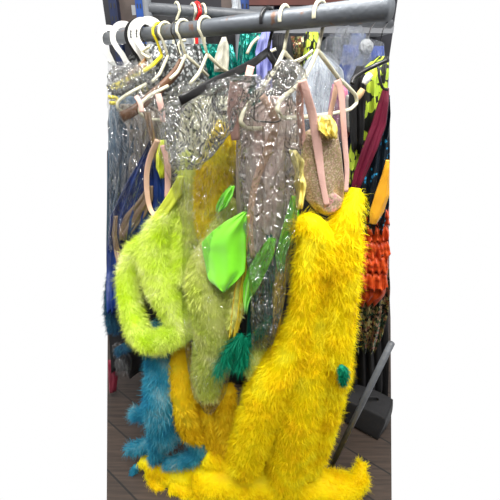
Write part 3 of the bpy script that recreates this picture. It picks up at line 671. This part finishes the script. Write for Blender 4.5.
rs('gold_sequin_costume', [(268,370,389),(285,358,389),(310,355,387),(335,353,381),(352,356,374)], 1.05, M['goldseq'], 'multicoloured gold sequin costume below the orange ruffles', amp=.018, hem=4)
rs('black_costume', [(180,350,389),(260,350,389),(340,350,389),(400,352,389)], 1.16, M['black'], 'long black costume behind the orange and gold ones', folds=5, amp=.03)
# black hanger with white tip, pale wood end
MB().sweep([P(352,84,.93), P(354,78,.935), P(362,72,.94), P(374,66,.945), P(388,60,.955)], .0055, n=10).build('black_hanger', M['blackp']); tag(bpy.data.objects['black_hanger'], 'black hanger arm over the lime and black print', 'clothes hanger')
MB().sweep([P(364,84,.92), P(367,79,.92), P(371,74,.92)], [.006,.0085,.0065], n=12).build('hanger_tip', M['white']); tag(bpy.data.objects['hanger_tip'], 'white rounded hanger tip on the black costume', 'clothes hanger')
MB().sweep([P(357,99,.92), P(360,94,.92), P(363,89,.92)], [.006,.008,.0065], n=12).build('wooden_hanger_end', simple('pale_wood', (.72,.48,.25), .5)); tag(bpy.data.objects['wooden_hanger_end'], 'pale wooden hanger end beside the cream hanger corner', 'clothes hanger')
MB().sweep([P(378,66,.94),P(380,80,.93),P(383,88,.93),P(388,90,.93)], .003, n=10).build('black_hanger', M['blackp'])
tag(bpy.data.objects['black_hanger.001'], 'thin black hanger loop at the right edge above the maroon sash', 'clothes hanger')

# ------------------------------------------------------------------ black backing added to block the white surroundings, behind-left and behind centre
rs2 = lambda name, rows, Y, mat, label, **kw: tag(drape(name, rows, Y, mat, None, **{**dict(depth=.04, folds=5, amp=.02, seed=len(label)), **kw}), label, 'costume')
rs2('black_costume', [(150,108,250),(200,108,250),(260,108,250),(320,110,240),(372,112,236)], 1.15, M['black'], 'wide black costume hanging low behind the left costumes')  # added sheet, stops the white surroundings showing past the left costumes
rs2('dark_costume', [(120,225,360),(200,225,360),(300,225,356),(400,230,350)], 1.25, M['black'], 'wide black costume hanging behind the middle of the rack')  # likewise added, dark filling so no white shows through the rack
cr_ = rs2('crimson_cloth', [(360,108,114),(375,108,118),(392,109,116)], 1.18, M['crimson'], 'dark crimson cloth scrap low at the left edge', depth=.012, amp=.004, nu=12, nv=12, folds=1); cr_['category'] = 'cloth'
fs_ = rs2('film_scrap', [(343,114,126),(352,114,132),(362,116,133),(372,118,130)], 1.10, M['filmgrey'], 'small crumple of grey film low at the left', depth=.02, crumple=.01); fs_['category'] = 'plastic bag'
# black bag on floor, right
bc = P(368, 407, 1.05); bc[2] = .09
def softbox(c, d, ax, nz=.01, n=14, seed=0):
    vs = []; fs = []; key = {}
    def vid(p):
        k = tuple(np.round(p, 5))
        if k not in key:
            key[k] = len(vs); q = np.array(p); l = np.sign(q)*np.abs(q)**1.0
            m = np.max(np.abs(q)); s = np.linalg.norm(q); q = q*(1-.10*(s/max(m, 1e-6)-1))
            w = np.array(c)+ax[0]*q[0]*d[0]/2+ax[1]*q[1]*d[1]/2+ax[2]*q[2]*d[2]/2
            w = w+np.array(noise.noise_vector(Vector(w*9+seed)))*nz; vs.append(w)
        return key[k]
    for a in range(3):
        for s in (-1, 1):
            for i in range(n):
                for j in range(n):
                    def pt(i, j):
                        p = [0,0,0]; p[a] = s; p[(a+1)%3] = -1+2*i/n; p[(a+2)%3] = -1+2*j/n; return p
                    f = [vid(pt(i,j)), vid(pt(i+1,j)), vid(pt(i+1,j+1)), vid(pt(i,j+1))]
                    fs.append(f if s > 0 else f[::-1])
    return vs, fs
an = math.radians(-35); ax = (np.array([math.cos(an), math.sin(an), 0]), np.array([-math.sin(an), math.cos(an), 0]), np.array([0,0,1.]))
bg = empty('black_bag', (bc[0], bc[1], 0), 'black boxy bag on the floorboards at the lower right', 'bag')
MB().add(*softbox((bc[0]+.0, bc[1], .068), (.15,.12,.12), ax, .012)).build('bag_body', M['black'], bg)
MB().sweep([(bc[0]-.04, bc[1], .12), (bc[0]-.025, bc[1]-.01, .15), (bc[0]+.02, bc[1]-.01, .15), (bc[0]+.035, bc[1], .12)], .006, .003, ref=(0,1,0)).build('handle', M['black'], bg)

# ------------------------------------------------------------------ floor, wall, racking
fl = MB(); hw = 1.6
fl.add([(-.455,.70,0),(.45,.70,0),(.80,1.75,0),(.97,2.3,0),(-.99,2.3,0),(-.81,1.75,0),(-.455,.70,-.03),(.45,.70,-.03),(.80,1.75,-.03),(.97,2.3,-.03),(-.99,2.3,-.03),(-.81,1.75,-.03),
        (-hw,.70,0),(hw,.70,0),(hw,-1.5,0),(-hw,-1.5,0),(-hw,.70,-.03),(hw,.70,-.03),(hw,-1.5,-.03),(-hw,-1.5,-.03)],  # unseen floor in front, extended to block light from below
       [(0,1,2,5),(5,2,3,4),(6,11,8,7),(11,10,9,8),(1,7,8,2),(2,8,9,3),(3,9,10,4),(4,10,11,5),(5,11,6,0),
        (12,15,14,13),(16,17,18,19),(12,16,19,15),(15,19,18,14),(14,18,17,13),(12,13,17,16)])
f = fl.build('floor', M['floor'], smooth=False); f['kind'] = 'structure'
w = MB().box((0, 2.32, 1.1), (1.52, .04, 2.4)).build('wall_back', M['wallm'], smooth=False); w['kind'] = 'structure'

for nm, c, d in (('added_wall_front', (0,-1.52,1.45), (3.2,.04,2.9)), ('added_wall_left', (-1.62,-.25,1.45), (.04,2.5,2.9)), ('added_wall_right', (1.62,-.25,1.45), (.04,2.5,2.9)), ('added_ceiling', (0,.4,2.92), (3.28,3.88,.04))):  # unseen shell, added to keep white surroundings out of the film reflections
    w = MB().box(c, d).build(nm, M['roomw'], smooth=False); w['kind'] = 'structure'
def post(px0, px1, y0, Y, mat, label):
    a = P(px0, y0, Y); b = P(px1, y0, Y); xc = (a[0]+b[0])/2; wd = b[0]-a[0]
    root = empty('racking_post', (xc, Y, 0), label, 'shelf post', 'storage racking posts')
    top = P(px0, -12, Y)[2]
    mb = MB(); mb.box((xc, Y, top/2), (wd, .04, top)); mb.build('post_body', mat, root, smooth=False)
    hb = MB()
    for i in range(40):
        z = top-.02-i*.05
        if z > .9: 
            for s in (-.22, .22): hb.box((xc+s*wd, Y-.021, z), (wd*.14, .003, .018))
    hb.build('slot', M['print'], root, smooth=False)['kind'] = 'stuff'
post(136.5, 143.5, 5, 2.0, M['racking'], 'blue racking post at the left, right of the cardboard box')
post(110, 118, 5, 2.05, M['rackdark'], 'dark navy racking post at the far left')
post(240.5, 249, 5, 2.0, M['racking'], 'blue racking post in the middle, above the rail')
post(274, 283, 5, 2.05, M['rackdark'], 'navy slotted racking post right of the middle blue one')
post(354, 368, 5, 2.05, M['racking'], 'blue racking post at the right under the red beam')
a = P(249, 3, 1.96); b = P(388, 3, 1.96)
o = MB().box(((a[0]+b[0])/2, 1.96, a[2]+.055), (b[0]-a[0], .04, .13)).build('racking_beam', M['beam'], smooth=False); tag(o, 'dark red shelf beam across the upper right', 'shelf beam')
a = P(119, 22, 2.1); b = P(136, 0, 2.1)
k = empty('cardboard_box', ((a[0]+b[0])/2, 2.1, 0), 'grey brown carton with white paper label at the upper left', 'box')
zb, zt = P(125, 26, 2.1)[2], P(125, -8, 2.1)[2]
MB().box(((a[0]+b[0])/2, 2.18, (zb+zt)/2), (b[0]-a[0]+.02, .16, zt-zb)).build('carton', M['box'], k, smooth=False)
la, lb = P(131, 5, 2.095), P(136, 15, 2.095)
MB().box(((la[0]+lb[0])/2, 2.098, (la[2]+lb[2])/2), (lb[0]-la[0], .002, la[2]-lb[2])).build('paper_label', M['paper'], k, smooth=False)
a, b = P(222, -6, 2.0), P(234, 10, 2.0); b[2] = zb-.003
o = MB().box(((a[0]+b[0])/2, 2.08, (a[2]+b[2])/2), (b[0]-a[0]+.01, .15, a[2]-b[2])).build('cardboard_box', M['box'], smooth=False); tag(o, 'brown carton high up left of the middle blue post', 'box')
o = drape('white_sack', [(-4,231,240),(6,232,241),(16,230,242),(24,230,241)], 1.95, M['palewhite'], None, depth=.03, amp=.01, folds=2, seed=2); tag(o, 'white cloth sack beside the middle blue racking post', 'sack')
# shelf behind
a, b = P(119, 27, 2.1), P(389, 27, 2.1)
o = MB().box(((a[0]+b[0])/2, 2.15, zb-.02), (b[0]-a[0], .25, .03)).build('shelf_board', M['pale'], smooth=False); tag(o, 'grey shelf board spanning the racking at the back', 'shelf')
a, b = P(284, 6, 2.2), P(353, 22, 2.2)
o = MB().box(((a[0]+b[0])/2, 2.25, (a[2]+b[2])/2), (b[0]-a[0], .08, a[2]-b[2]+.05)).build('storage_bin', M['pale'], smooth=False); tag(o, 'pale grey storage bin under the red beam', 'box')
a, b = P(249.5, 6, 2.2), P(273, 22, 2.2)
o = MB().box(((a[0]+b[0])/2, 2.25, (a[2]+b[2])/2), (b[0]-a[0], .08, a[2]-b[2]+.05)).build('storage_bin', M['pale'], smooth=False); tag(o, 'pale grey storage bin between the two middle posts', 'box')

# ------------------------------------------------------------------ light
W = bpy.data.worlds.new('world'); S.world = W; W.use_nodes = True
W.node_tree.nodes['Background'].inputs[0].default_value = (1,1,1,1); W.node_tree.nodes['Background'].inputs[1].default_value = 1.0
def area(name, loc, rot, sx, sy, e, col=(1,.98,.95)):
    l = bpy.data.lights.new(name, 'AREA'); l.shape = 'RECTANGLE'; l.size = sx; l.size_y = sy; l.energy = e; l.color = col
    o = bpy.data.objects.new(name, l); C.objects.link(o); o.location = loc; o.rotation_euler = rot; return o
for x, y, e in ((.75, .2, 58), (-.1, -.1, 52), (-.95, .4, 46)):
    area('ceiling_lamp', (x, y, 2.8), (0, 0, math.radians(15)), .14, 1.4, e)
area('ceiling_lamp', (.1, -.9, 2.75), (math.radians(25), 0, math.radians(90)), .2, 2.0, 52)
S.view_settings.view_transform = 'Standard'; S.view_settings.look = 'None'; S.view_settings.exposure = 0; S.view_settings.gamma = 1
try: S.cycles.transparent_max_bounces = 32
except Exception: pass
